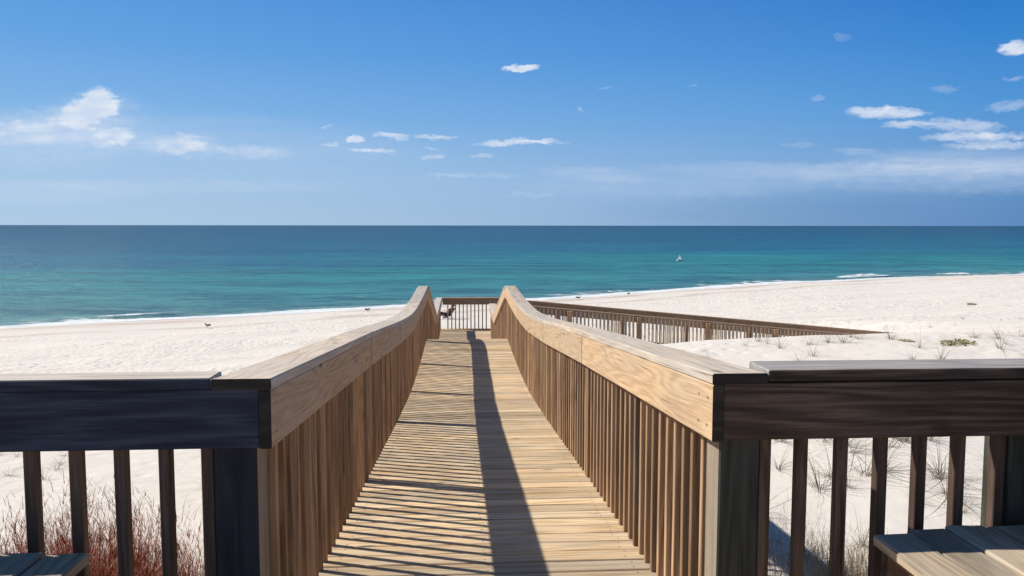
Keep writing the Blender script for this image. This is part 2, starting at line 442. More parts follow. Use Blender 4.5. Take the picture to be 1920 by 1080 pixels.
def ground(x, y, fine=True):
    d = sdist(x, y)
    zb = ZSEA + beach(d)
    q = ss(x, 2, 7)
    p = -1.15 + (.14 + .26 * q + .05 * ss(x, 5.5, 8.5)) * ss(y, 4, 15)
    m = ss(x, 8.6, 16)
    y0 = 16.0 + (10 - 16.0) * m; y1 = 24.5 + (44 - 24.5) * m
    zr = p + (zb - p) * ss(y, y0, y1)
    k = min(1, max(0, (y - 2.5) / 24)); zl = -1.2 + (zb + 1.2) * (k * .55 + .45 * ss(y, 2.5, 27))
    w = ss(x + y * sa, -1.5, 1.6)
    z = zl + (zr - zl) * w
    if y < 60:
        f = ss(-y, -58, -30)
        z += f * (.07 * noise.noise(Vector((x * .35, y * .35, 3))) + .025 * noise.noise(Vector((x * 1.3, y * 1.3, 9))))
    if d > 0:
        z += .05 * min(1, d / 4) * noise.noise(Vector((x * .12, y * .12, 1.7)))
    return z
def on_ground(px, py, off=0.0):
    d = ray(px, py); o = Vector((0, 0, HC)); k = 2.9
    while k < 600:
        p = o + d * k
        if p.z < ground(p.x, p.y): break
        k *= 1.004
    p = o + d * k
    return Vector((p.x, p.y, ground(p.x, p.y) + off))
def lines(segs):
    out = []
    for a, b, st in segs:
        n = max(1, round((b - a) / st)); out += [a + (b - a) * i / n for i in range(n)]
    out.append(segs[-1][1]); return out
def grid(name, xs, ys, zf, mat, keep=None):
    vs = []; at = []
    for y in ys:
        for x in xs:
            vs.append((x, y, zf(x, y))); at.append(sdist(x, y))
    nx = len(xs); fs = []
    for j in range(len(ys) - 1):
        for i in range(nx - 1):
            a = j * nx + i
            if keep is None or keep([at[a], at[a + 1], at[a + nx], at[a + nx + 1]]): fs.append((a, a + 1, a + nx + 1, a + nx))
    me = bpy.data.meshes.new(name); me.from_pydata(vs, [], fs)
    A = me.attributes.new('shore', 'FLOAT', 'POINT'); A.data.foreach_set('value', at)
    for p in me.polygons: p.use_smooth = True
    me.materials.append(mat)
    o = bpy.data.objects.new(name, me); C.objects.link(o); return o
# sand
m, k, b = material('white_quartz_sand')
tc = k.new('ShaderNodeTexCoord').outputs['Object']
sh = k.new('ShaderNodeAttribute', attribute_name='shore').outputs['Fac']
n1 = k.noise(tc, .35, 5, .6); n2 = k.noise(tc, 6.0, 5, .6); n3 = k.noise(tc, 180.0, 3, .7)
wob = k.math('ADD', sh, k.math('MULTIPLY', k.math('SUBTRACT', k.noise(k.scale(tc, (.05, .12, 1)), 1.0, 4), .5), 8.0))
dry = k.mix(n1, (.645, .59, .52), (.695, .645, .58))
dry = k.mix(k.mapr(n2, .4, .75, 0, .25), dry, (.56, .50, .44))
dry = k.mix(k.mapr(n3, .60, .78, 0, .25), dry, (.42, .36, .31))
# sea wrack lines, packed darker sand on the beach face
wr = k.math('MAXIMUM', k.math('MULTIPLY', k.mapr(wob, 7.2, 8.2, 0, 1, True), k.mapr(wob, 8.3, 10.5, 1, 0, True)), k.math('MULTIPLY', k.math('MULTIPLY', k.mapr(wob, 12.0, 12.6, 0, 1, True), k.mapr(wob, 12.7, 14.0, 1, 0, True)), .7))
wr = k.math('MULTIPLY', wr, k.mapr(k.noise(k.scale(tc, (.06, .3, 1)), 1.0, 3), .36, .52))
dry = k.mix(k.math('MULTIPLY', wr, .8), dry, (.44, .345, .285))
packed = k.mapr(wob, 3.0, 8.5, 1, 0, True)
dry = k.mix(k.math('MULTIPLY', packed, .75), dry, (.58, .51, .455))
col = k.mix(k.mapr(sh, .4, 3.6, 1, 0, True), dry, (.40, .335, .285))
k.put(b.inputs['Base Color'], col)
k.put(b.inputs['Roughness'], k.mapr(sh, .3, 2.0, .35, .95)); b.inputs['Specular IOR Level'].default_value = .2
# foot marks and ripples, fading out near the water
foot = k.new('ShaderNodeTexVoronoi', feature='SMOOTH_F1'); foot.inputs['Scale'].default_value = 3.2
k.put(foot.inputs['Vector'], k.vmath('ADD', tc, k.vmath('MULTIPLY', k.new('ShaderNodeTexNoise').outputs['Color'], (.3, .3, .3))))
pits = k.mapr(foot.outputs['Distance'], .08, .42, 0, 1, True)
area = k.math('MULTIPLY', k.math('MULTIPLY', k.mapr(wob, 9, 15), k.mapr(wob, 60, 42, .12, 1)), k.mapr(k.noise(k.scale(tc, (.07, .2, 1)), 1.0, 3), .40, .58, .08, 1))
h = k.math('ADD', k.math('MULTIPLY', pits, .75), k.math('ADD', k.math('ADD', k.math('MULTIPLY', k.noise(tc, 3.0, 5, .6), 1.0), k.math('MULTIPLY', k.noise(tc, .9, 3, .5), 3.0)), k.math('MULTIPLY', k.noise(tc, 22, 4, .6), .12)))
h = k.math('MULTIPLY', h, k.math('ADD', area, .13))
bump(k, b, h, 1.0, .058)
SAND = m
xs = lines([(-650, -120, 40), (-120, -50, 4), (-50, -14, 1.2), (-14, 16, .32), (16, 60, .8), (60, 120, 3), (120, 750, 40)])
ys = lines([(-300, -20, 25), (-20, 2, 1.5), (2, 30, .32), (30, 70, .6), (70, 125, .8), (125, 350, 15)])
o = grid('sand', xs, ys, ground, SAND, keep=lambda d: max(d) > -50); tag(o, kind='structure')
# sea
m, k, b = material('gulf_water')
tc = k.new('ShaderNodeTexCoord').outputs['Object']
sh = k.math('MULTIPLY', k.new('ShaderNodeAttribute', attribute_name='shore').outputs['Fac'], -1.0)
pn = k.noise(k.scale(tc, (.006, .03, 1)), 1.0, 4, .55)
pn2 = k.noise(k.scale(tc, (.03, .12, 1)), 1.0, 4, .6)
lg = k.math('DIVIDE', k.math('LOGARITHM', k.math('MAXIMUM', k.math('ADD', sh, 1.5), .5), 10.0), 3.5)
lg = k.math('ADD', lg, k.math('MULTIPLY', k.math('SUBTRACT', pn, .5), .30))
lg = k.math('ADD', lg, k.math('MULTIPLY', k.math('SUBTRACT', pn2, .5), .26))
col = k.ramp(lg, [(.10, (.17, .28, .27)), (.22, (.06, .19, .19)), (.36, (.028, .18, .185)), (.48, (.014, .17, .165)), (.58, (.005, .11, .16)), (.72, (.004, .068, .115)), (1.0, (.004, .034, .055))])
col = k.mix(1.0, col, k.ramp(k.math('ADD', k.math('MULTIPLY', k.noise(k.scale(tc, (.22, .75, 1)), 1.0, 5, .7), .6), k.math('MULTIPLY', k.noise(k.scale(tc, (.03, .16, 1)), 1.0, 3, .6), .4)), [(.42, (.46, .57, .66)), (.5, (1, 1, 1)), (.578, (1.55, 1.4, 1.3))]), 'MULTIPLY')  # light and dark sides of the waves painted into the water colour
# foam at the swash line and broken streaks of small breakers
fn = k.noise(k.scale(tc, (.7, 1.6, 1)), 1.0, 5, .7)
fw = k.noise(k.scale(tc, (.10, .10, 1)), 1.0, 3, .6)
edge = k.math('ADD', k.math('MULTIPLY', fw, 2.6), k.math('MULTIPLY', fn, 1.2))
sp = k.new('ShaderNodeSeparateXYZ'); k.l.new(tc, sp.inputs[0])
foam = k.math('LESS_THAN', sh, k.math('SUBTRACT', k.math('MULTIPLY', edge, 1.45), .75))
fcrest = k.math('GREATER_THAN', k.math('ADD', sp.outputs[2], k.math('MULTIPLY', fn, .16)), ZSEA + .2)
foam = k.math('MAXIMUM', foam, fcrest)
fo2 = k.math('MULTIPLY', k.mapr(fn, .5, .58), k.math('MULTIPLY', k.mapr(sh, 2, 3), k.math('MULTIPLY', k.mapr(sh, 6.5, 4.5), k.mapr(fw, .52, .62))))
fo3 = k.math('MULTIPLY', k.mapr(k.noise(k.scale(tc, (.16, .8, 1)), 1.0, 5, .7), .66, .72), k.math('MULTIPLY', k.mapr(sh, 4, 7), k.mapr(sh, 16, 10)))
foam = k.math('MAXIMUM', foam, k.math('MAXIMUM', fo2, fo3))
col = k.mix(foam, col, (.78, .80, .80))
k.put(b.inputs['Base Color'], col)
k.put(b.inputs['Roughness'], k.math('MULTIPLY_ADD', foam, .5, .28)); b.inputs['IOR'].default_value = 1.33
b.inputs['Specular IOR Level'].default_value = .22
w1 = k.noise(k.scale(tc, (.35, 1.1, 1)), 1.0, 6, .62); w2 = k.noise(k.scale(tc, (.045, .22, 1)), 1.0, 4, .5)
w3 = k.noise(k.scale(tc, (.02, .30, 1)), 1.0, 2, .5)
bump(k, b, k.math('ADD', k.math('MULTIPLY', w1, .5), k.math('ADD', w2, k.math('MULTIPLY', w3, .8))), 1.0, 1.3)
SEA = m
def seaz(x, y):
    d = -sdist(x, y)
    z = ZSEA
    if 0 < d < 60 and y < 160:
        z += .10 * math.sin(d * 1.1 + noise.noise(Vector((x * .05, y * .05, 0))) * 6) * math.exp(-d / 18) * max(0, noise.noise(Vector((x * .06, 2, 0))) + .5) * min(1, d / 3)
    for (x0, x1, dd, hh) in ((43, 53, 4.0, .5), (26, 38, 3.2, .14), (60, 68, 4.0, .4), (-22, -2, 3.0, .14), (-34, -26, 3.4, .16)):
        if x0 - 2 < x < x1 + 2 and 0 < d < 12:
            e = ss(x, x0 - 2, x0 + 4) * ss(-x, -x1 - 2, -x1 + 4)
            z += hh * e * math.exp(-((d - dd - .8 * noise.noise(Vector((x * .2, 0, 5)))) / .8) ** 2) * (.75 + .5 * noise.noise(Vector((x * .7, y * .7, 2))))
    return z
xs = lines([(-30000, -3000, 9000), (-3000, -400, 650), (-400, -70, 30), (-70, 90, .9), (90, 400, 20), (400, 3000, 650), (3000, 30000, 9000)])
ys = lines([(-300, 44, 40), (44, 130, .55), (130, 300, 10), (300, 2000, 170), (2000, 30000, 4000)])
o = grid('sea', xs, ys, seaz, SEA, keep=lambda d: min(d) < 3); tag(o, kind='structure')
# ------------------------------------------------------------------ grasses
def stem_bm(bm, x, y, h, lean, az, w, seg=5, droop=.5, z0=0.0, mi=0):
    dx, dy = math.cos(az), math.sin(az); px, py = -dy, dx
    prev = None; cx = x; cy = y; cz = z0; ang = lean
    for i in range(seg + 1):
        ww = w * (1 - .75 * i / seg)
        cur = (bm.verts.new((cx - px * ww, cy - py * ww, cz)), bm.verts.new((cx + px * ww, cy + py * ww, cz)), bm.verts.new((cx + dx * ww, cy + dy * ww, cz + ww * .3)))
        if prev:
            for a, b_ in ((0, 1), (1, 2), (2, 0)):
                f = bm.faces.new((prev[a], prev[b_], cur[b_], cur[a])); f.material_index = mi
        prev = cur
        st = h / seg
        cx += math.sin(ang) * dx * st; cy += math.sin(ang) * dy * st; cz += math.cos(ang) * st
        ang += droop / seg * random.uniform(.4, 1.5)
    return cx, cy, cz
def gmat(name, c1, c2, c3):
    m, k, b = material(name)
    r = k.new('ShaderNodeNewGeometry').outputs['Random Per Island']
    k.put(b.inputs['Base Color'], k.ramp(r, [(0, c1), (.5, c2), (1, c3)])); b.inputs['Roughness'].default_value = .7
    b.inputs['Specular IOR Level'].default_value = .2
    return m
RUST = gmat('rust_red_grass', (.17, .035, .018), (.38, .11, .055), (.62, .33, .21))
STRAW = gmat('dry_straw_grass', (.16, .11, .06), (.34, .25, .14), (.46, .37, .24))
DRYG = gmat('dry_grey_grass', (.10, .08, .06), (.22, .18, .13), (.38, .32, .24))
GREEN = gmat('yellow_green_leaves', (.17, .15, .05), (.36, .32, .13), (.50, .44, .24))
def clump(n, rad, h, mat, spread=.35, w=.0022, fluff=True):
    bm = bmesh.new()
    for i in range(n):
        a = random.uniform(0, 6.283); r = rad * math.sqrt(random.random()) * .75
        az = a + random.uniform(-.7, .7)
        hh = h * random.uniform(.45, 1.0) * (1 - .35 * r / rad)
        x, y, z = stem_bm(bm, r * math.cos(a), r * math.sin(a), hh, random.uniform(.02, spread) * (.3 + .7 * r / rad), az, w * random.uniform(.6, 1.3), 5, random.uniform(.05, .5))
        if fluff:
            for j in range(4):
                q = random.uniform(.35, .98)
                stem_bm(bm, r * math.cos(a) + (x - r * math.cos(a)) * q, r * math.sin(a) + (y - r * math.sin(a)) * q, random.uniform(.05, .13), random.uniform(.2, .9), random.uniform(0, 6.28), w * .9, 2, .3, z * q)
    bmesh.ops.recalc_face_normals(bm, faces=bm.faces)
    me = bpy.data.meshes.new('grass_clump'); bm.to_mesh(me); bm.free(); me.materials.append(mat); return me
def place(name, me, loc, rz, sc, label, cat, group):
    o = bpy.data.objects.new(name, me); C.objects.link(o); o.location = loc; o.rotation_euler = (0, 0, rz); o.scale = (sc, sc, sc)
    return tag(o, label, cat, group)
redA = clump(950, .45, 1.12, RUST, .35, .0026); redB = clump(850, .45, .92, RUST, .35, .0026)
GR = 'rust red grass clumps behind the left railing'
def gp(px, dist):                             # ground point at a distance along the bearing of a pixel column
    x = (px - 960) / F * dist; return Vector((x, dist, ground(x, dist) - .02))
for px, dist, me, sc, lab in (
        (108, 5.3, redA, .98, 'tallest rust red grass clump behind the left railing, above the shaded bench'),
        (190, 5.2, redB, 1.04, 'dense rust red grass clump just right of the tallest one behind the left railing'),
        (285, 5.2, redB, .82, 'lower thin rust red grass clump, second nearest the dark left corner post'),
        (368, 5.0, redA, .66, 'low rust red grass clump nearest the dark left corner post'),
        (28, 5.3, redB, .9, 'rust red grass clump at the left edge, behind the shaded bench')):
    place('grass_clump', me, gp(px, dist), random.uniform(0, 6), sc, lab, 'grass', GR)
straw = clump(170, .5, .95, STRAW, .5, .0018, False)
place('grass_clump', straw, gp(10, 5.0), 1, 1.15, 'pale straw grass clump at the left edge behind the railing', 'grass', 'pale straw grass clumps')
place('grass_clump', clump(60, .5, .9, STRAW, .5, .0016, False), gp(300, 5.0), 2, 1.0, 'sparse straw stems rising behind the low red grass', 'grass', 'pale straw grass clumps')
brown = clump(300, .35, .62, STRAW, .45, .002)
thin = clump(120, .4, .8, DRYG, .5, .0016, True)
place('grass_clump', brown, gp(1648, 5.1), .5, 1.0, 'brown straw grass clump at the foot of the dune, left of the sunlit bench', 'grass', 'brown grass clumps behind the right railing')
place('grass_clump', brown, gp(1600, 5.6), 2.5, .8, 'small brown grass clump farther behind the one beside the bench', 'grass', 'brown grass clumps behind the right railing')
place('grass_clump', thin, gp(1556, 5.2), 1.5, .9, 'thin grey grass clump at the edge of the blue shadow on the sand', 'grass', 'brown grass clumps behind the right railing')
place('grass_clump', thin, gp(1478, 5.9), 4, .8, 'thin grey grass clump nearest the right corner post', 'grass', 'brown grass clumps behind the right railing')
# sparse sprigs on the dunes
sprigs = []
for i in range(6):
    bm = bmesh.new()
    for j in range(random.randint(14, 30)):
        az = random.uniform(0, 6.283); r = random.uniform(0, .06)
        h = random.uniform(.10, .42)
        x, y, z = stem_bm(bm, r * math.cos(az), r * math.sin(az), h, random.uniform(.15, 1.1), az, random.uniform(.0014, .003), 6, random.uniform(.2, 2.0))
    for j in range(random.randint(0, 4)):     # creeping runner
        az = random.uniform(0, 6.283)
        stem_bm(bm, 0, 0, random.uniform(.4, .9), 1.45, az, .0035, 7, .12, .02)
    bmesh.ops.recalc_face_normals(bm, faces=bm.faces)
    me = bpy.data.meshes.new('grass_sprig'); bm.to_mesh(me); bm.free(); me.materials.append(DRYG); sprigs.append(me)
rs = random.Random(11)
GL = 'sparse dry beach grass sprig on the white dune sand'
def sprig(p, sc):
    place('grass_sprig', rs.choice(sprigs), p + Vector((0, 0, -.01)), rs.uniform(0, 6.28), sc, GL, 'grass', 'dry beach grass sprigs')
for i in range(210):
    y = 4.4 + 12 * rs.random() ** 1.5; x = rs.uniform(1.7, 1.2 + y * .66)
    sprig(Vector((x, y, ground(x, y))), rs.uniform(.6, 1.5))
for i in range(24):
    y = 15 + 24 * rs.random(); x = rs.uniform(y * .42, y * .68)
    sprig(Vector((x, y, ground(x, y))), rs.uniform(.5, 1.0))
for i in range(30):
    y = 4.5 + 7 * rs.random(); x = rs.uniform(-y * .66, -1.9)
    sprig(Vector((x, y, ground(x, y))), rs.uniform(.5, 1.1))
# low leafy plants
bm = bmesh.new()
for j in range(260):
    a = rs.uniform(0, 6.28); r = .55 * math.sqrt(rs.random()); L = rs.uniform(.05, .11)
    c = Vector((r * math.cos(a) * 1.5, r * math.sin(a), rs.uniform(.02, .26) * (1 - r)))
    u = Vector((rs.uniform(-1, 1), rs.uniform(-1, 1), rs.uniform(-.2, .8))).normalized() * L; v = u.cross(Vector((rs.random(), rs.random(), 1))).normalized() * L * .35
    bm.faces.new([bm.verts.new(c - u), bm.verts.new(c + v), bm.verts.new(c + u), bm.verts.new(c - v)])
for j in range(30): stem_bm(bm, rs.uniform(-.5, .5), rs.uniform(-.3, .3), rs.uniform(.1, .3), .5, rs.uniform(0, 6), .004, 3, .4)
me = bpy.data.meshes.new('dune_plant'); bm.to_mesh(me); bm.free(); me.materials.append(GREEN)
place('dune_plant', me, on_ground(1797, 645), 0.3, .42, 'low yellow green leafy plant on the open sand at the right', 'plant', 'leafy dune plants')
place('dune_plant', me, on_ground(1700, 640), 2, .2, 'small pale green plant on the sand where the side ramp railing disappears', 'plant', 'leafy dune plants')
place('dune_plant', me, on_ground(1822, 571), 1, .5, 'faint yellowish plant far out on the right of the beach', 'plant', 'leafy dune plants')
# ------------------------------------------------------------------ sailboat
WHITE = plain('white_gelcoat', (.8, .82, .84), .35, .04); SAIL = plain('sail_cloth', (.82, .84, .86), .8, .04, 3); MAST = plain('mast_metal', (.6, .6, .6), .3)
p = at_z(1274, 488.5, ZSEA); g = empty('sailboat', p, R(25)); tag(g, 'tiny white sailboat alone on the green water right of centre', 'sailboat')
bm = bmesh.new()
prof = [(-.62, .17, .2), (-.35, .25, .21), (0, .28, .2), (.35, .2, .22), (.62, .02, .27)]
rings = []
for x, hw, hz in prof: rings.append([bm.verts.new((x, -hw, hz)), bm.verts.new((x, -hw * .7, 0)), bm.verts.new((x, 0, -.08)), bm.verts.new((x, hw * .7, 0)), bm.verts.new((x, hw, hz))])
for a, b_ in zip(rings, rings[1:]):
    for i in range(4): bm.faces.new((a[i], a[i + 1], b_[i + 1], b_[i]))
    bm.faces.new((a[4], a[0], b_[0], b_[4]))
bm.faces.new(rings[0]); bm.faces.new(rings[-1]); bmesh.ops.recalc_face_normals(bm, faces=bm.faces)
mk('hull', bm, WHITE, g)
bm = bmesh.new(); bmesh.ops.create_cone(bm, cap_ends=True, segments=10, radius1=.018, radius2=.01, depth=1.1, matrix=Matrix.Translation((.12, 0, .72))); mk('mast', bm, MAST, g)
bm = bmesh.new(); N = 8
gr = []
for j in range(N + 1):
    v = j / N; row = []
    for i in range(5):
        u = i / 4; wdt = .55 * (1 - v) ** 1.1 + .02
        row.append(bm.verts.new((.10 - wdt * u, .07 * math.sin(u * 3.1) * (1 - v * .6), .30 + .92 * v)))
    gr.append(row)
for j in range(N):
    for i in range(4): bm.faces.new((gr[j][i], gr[j][i + 1], gr[j + 1][i + 1], gr[j + 1][i]))
bmesh.ops.solidify(bm, geom=bm.faces[:], thickness=.006)
mk('sail', bm, SAIL, g, True)
bm = bmesh.new(); vs = [bm.verts.new(q) for q in ((.56, 0, .28), (.15, .05, .3), (.14, 0, 1.0))]; bm.faces.new(vs)
bmesh.ops.solidify(bm, geom=bm.faces[:], thickness=.006); mk('jib', bm, SAIL, g)
# ------------------------------------------------------------------ person in a beach chair, seen through the end railing
def skin(name, joints, edges, mat, parent, sub=2):
    me = bpy.data.meshes.new(name); me.from_pydata([j[0] for j in joints], edges, [])
    o = bpy.data.objects.new(name, me); C.objects.link(o)
    sk = o.modifiers.new('s', 'SKIN'); 
    for i, j in enumerate(joints): me.skin_vertices[0].data[i].radius = (j[1], j[1] * (j[2] if len(j) > 2 else 1))
    me.skin_vertices[0].data[0].use_root = True
    su = o.modifiers.new('u', 'SUBSURF'); su.levels = sub; su.render_levels = sub
    bpy.context.view_layer.update()
    dg = bpy.context.evaluated_depsgraph_get(); nm = bpy.data.meshes.new_from_object(o.evaluated_get(dg))
    o.modifiers.clear(); o.data = nm; nm.materials.clear(); nm.materials.append(mat)
    for q in nm.polygons: q.use_smooth = True
    o.parent = parent; return o
SKIN = plain('skin', (.45, .26, .18), .55, .08); BLACK = plain('black_cloth', (.012, .011, .014), .85, .3); HAIR = plain('dark_hair', (.02, .013, .01), .6, .3)
PINK = plain('pink_cloth', (.62, .34, .36), .85, .1); CHM = plain('chair_tube', (.05, .05, .055), .4)
pp = on_ground(843, 598.5)
ch = empty('beach_chair', pp, R(165)); tag(ch, 'low dark folding beach chair on the sand beyond the end railing', 'beach chair')
def tube(bm, a, b_, r, n=8):
    a = Vector(a); b_ = Vector(b_); d = b_ - a
    bmesh.ops.create_cone(bm, cap_ends=True, segments=n, radius1=r, radius2=r, depth=d.length, matrix=Matrix.Translation((a + b_) / 2) @ d.to_track_quat('Z', 'Y').to_matrix().to_4x4())
bm = bmesh.new(); box(bm, -.02, .44, -.26, .26, .20, .215, .004, Matrix.Rotation(R(-8), 4, 'Y')); mk('seat', bm, BLACK, ch)
bm = bmesh.new(); box(bm, 0, .015, -.26, .26, 0, .62, .004, Matrix.Translation((-.02, 0, .2)) @ Matrix.Rotation(R(-32), 4, 'Y')); mk('backrest', bm, BLACK, ch)
for y in (-.28, .28):
    bm = bmesh.new(); tube(bm, (.42, y, 0), (-.05, y, .25), .012); mk('leg', bm, CHM, ch)
    bm = bmesh.new(); tube(bm, (-.18, y, 0), (.3, y, .27), .012); mk('leg', bm, CHM, ch)
    bm = bmesh.new(); tube(bm, (-.14, y, .42), (.28, y, .40), .018); mk('armrest', bm, CHM, ch)
pe = empty('person', pp + Vector((0, 0, .01)), R(165)); tag(pe, 'person in black leaning back in a low beach chair beyond the end railing', 'person')
J = [((.05, 0, .30), .15, .85), ((-.06, 0, .45), .14, .8), ((-.16, 0, .63), .16, .7), ((-.22, 0, .75), .065), ((-.22, 0, .86), .092, 1.1),
     ((-.10, .19, .66), .058), ((.02, .27, .46), .045), ((.24, .24, .44), .036), ((.32, .22, .43), .03),
     ((-.10, -.19, .66), .058), ((.02, -.27, .46), .045), ((.24, -.24, .44), .036), ((.32, -.22, .43), .03),
     ((.12, .10, .30), .09), ((.48, .14, .42), .065), ((.66, .14, .10), .045), ((.76, .14, .05), .035),
     ((.12, -.10, .30), .09), ((.50, -.14, .36), .065), ((.74, -.14, .09), .045), ((.84, -.14, .05), .035)]
E = [(0, 1), (1, 2), (2, 3), (3, 4), (2, 5), (5, 6), (6, 7), (7, 8), (2, 9), (9, 10), (10, 11), (11, 12), (0, 13), (13, 14), (14, 15), (15, 16), (0, 17), (17, 18), (18, 19), (19, 20)]
body = skin('body', J, E, SKIN, pe)
skin('shirt', [((.04, 0, .32), .165, .85), ((-.07, 0, .46), .155, .8), ((-.165, 0, .635), .172, .7), ((-.10, .19, .66), .075), ((-.03, .24, .55), .065), ((-.10, -.19, .66), .075), ((-.03, -.24, .55), .065)], [(0, 1), (1, 2), (2, 3), (3, 4), (2, 5), (5, 6)], BLACK, pe)
skin('trousers', [((.05, 0, .285), .155, .8), ((.12, .10, .30), .105), ((.48, .14, .42), .08), ((.63, .14, .15), .06), ((.12, -.10, .30), .105), ((.50, -.14, .36), .08), ((.70, -.14, .14), .06)], [(0, 1), (1, 2), (2, 3), (0, 4), (4, 5), (5, 6)], BLACK, pe)
bm = bmesh.new(); bmesh.ops.create_uvsphere(bm, u_segments=16, v_segments=10, radius=.108, matrix=Matrix.Translation((-.245, 0, .885))); mk('hair', bm, HAIR, pe, True)
bm = bmesh.new(); bmesh.ops.create_cone(bm, cap_ends=True, segments=24, radius1=.19, radius2=.13, depth=.03, matrix=Matrix.Translation((-.23, 0, .93)) @ Matrix.Rotation(R(10), 4, 'Y'))
bmesh.ops.create_uvsphere(bm, u_segments=16, v_segments=8, radius=.115, matrix=Matrix.Translation((-.235, 0, .94))); mk('hat', bm, PINK, pe, True)
bm = bmesh.new(); bmesh.ops.create_cube(bm, size=1, matrix=Matrix.Diagonal((.42, .3, .34, 1)))
bmesh.ops.bevel(bm, geom=bm.edges[:], offset=.07, segments=3, affect='EDGES')
bp = on_ground(834, 597)
g = empty('beach_bag', bp + Vector((0, .2, 0)), .4); tag(g, 'pale pink beach bag standing beside the person beyond the end railing', 'bag')
o = mk('pouch', bm, plain('pale_pink_canvas', (.6, .43, .44), .8), g); o.location = (0, 0, .17)
for y in (-.1, .1):
    bm = bmesh.new(); pts = [Vector((-.13 * math.cos(a), y, .33 + .16 * math.sin(a))) for a in [math.pi * i / 8 for i in range(9)]]
    for a, b_ in zip(pts, pts[1:]): tube(bm, a, b_, .012, 6)
    mk('handle', bm, PINK, g)
# ------------------------------------------------------------------ shore birds
GULL = plain('grey_feathers', (.16, .15, .145), .8, .3, 30); GW = plain('white_feathers', (.7, .7, .68), .8, .1, 30); BEAK = plain('beak_and_legs', (.1, .07, .04), .6)
def bird(px, py, rz, sc, light, label):
    g = empty('shore_bird', on_ground(px, py), rz); g.scale = (sc,) * 3; tag(g, label, 'bird', 'birds near the waterline')
    a, b_ = (GW, GULL) if light else (GULL, GULL)
    skin('body', [((0, 0, .17), .065, 1), ((.09, 0, .20), .05), ((.13, 0, .26), .03), ((.16, 0, .30), .035), ((-.12, 0, .16), .04), ((-.22, 0, .155), .015)], [(0, 1), (1, 2), (2, 3), (0, 4), (4, 5)], a, g)
    for y in (-1, 1):
        bm = bmesh.new(); bmesh.ops.create_uvsphere(bm, u_segments=12, v_segments=8, radius=1, matrix=Matrix.Translation((-.06, y * .055, .19)) @ Matrix.Rotation(R(8), 4, 'Y') @ Matrix.Diagonal((.17, .02, .05, 1))); mk('wing', bm, b_, g, True)
        bm = bmesh.new(); tube(bm, (.01, y * .03, 0), (.0, y * .03, .12), .006, 6); mk('leg', bm, BEAK, g)
    bm = bmesh.new(); bmesh.ops.create_cone(bm, cap_ends=True, segments=8, radius1=.012, radius2=.002, depth=.06, matrix=Matrix.Translation((.22, 0, .30)) @ Matrix.Rotation(R(90), 4, 'Y')); mk('beak', bm, BEAK, g)
bird(389, 616, R(160), 1.0, False, 'dark shore bird standing on the beach at the left, just up from the foam')
bird(1085, 562, R(20), 1.1, True, 'white shore bird at the waterline above the start of the side ramp railing')
bird(1178, 553.5, R(200), .9, True, 'white shore bird farther right along the waterline, right of centre')
bird(690, 585.5, R(0), 1.0, False, 'dark shore bird in the foam just left of the left handrail')
# ------------------------------------------------------------------ sun and sky
EL = 42.0; AZ = 19.5                          # shadows fall to the right and 19.5 degrees towards the camera
sd = Vector((-math.cos(R(AZ)) * math.cos(R(EL)), math.sin(R(AZ)) * math.cos(R(EL)), math.sin(R(EL))))
L = bpy.data.lights.new('sun', 'SUN'); L.energy = 5.0; L.angle = R(.7); L.color = (1, .94, .84)
so = bpy.data.objects.new('sun', L); C.objects.link(so); so.rotation_euler = sd.to_track_quat('Z', 'Y').to_euler()
w = bpy.data.worlds.new('World'); S.world = w; w.use_nodes = True
t = w.node_tree; t.nodes.clear(); k = NT(t)
out = k.new('ShaderNodeOutputWorld'); bg = k.new('ShaderNodeBackground'); k.l.new(bg.outputs[0], out.inputs[0])
sky = k.new('ShaderNodeTexSky', sky_type='NISHITA'); sky.sun_disc = False; sky.sun_elevation = R(EL); sky.sun_rotation = math.atan2(sd.x, sd.y) % (2 * math.pi)
sky.altitude = 0; sky.air_density = 1.0; sky.dust_density = .35; sky.ozone_density = 3.0
SKY_STR = .055; EXPO = .24; VIS = SKY_STR * 2 ** EXPO
tcg = k.new('ShaderNodeTexCoord').outputs['Generated']
sep = k.new('ShaderNodeSeparateXYZ'); k.l.new(tcg, sep.inputs[0])
yy = k.math('MAXIMUM', sep.outputs[1], .05)
U = k.math('DIVIDE', sep.outputs[0], yy); V = k.math('DIVIDE', sep.outputs[2], yy)
fwd = k.mapr(sep.outputs[1], .05, .2)
uv = k.new('ShaderNodeCombineXYZ'); k.put(uv.inputs[0], U); k.put(uv.inputs[1], V)
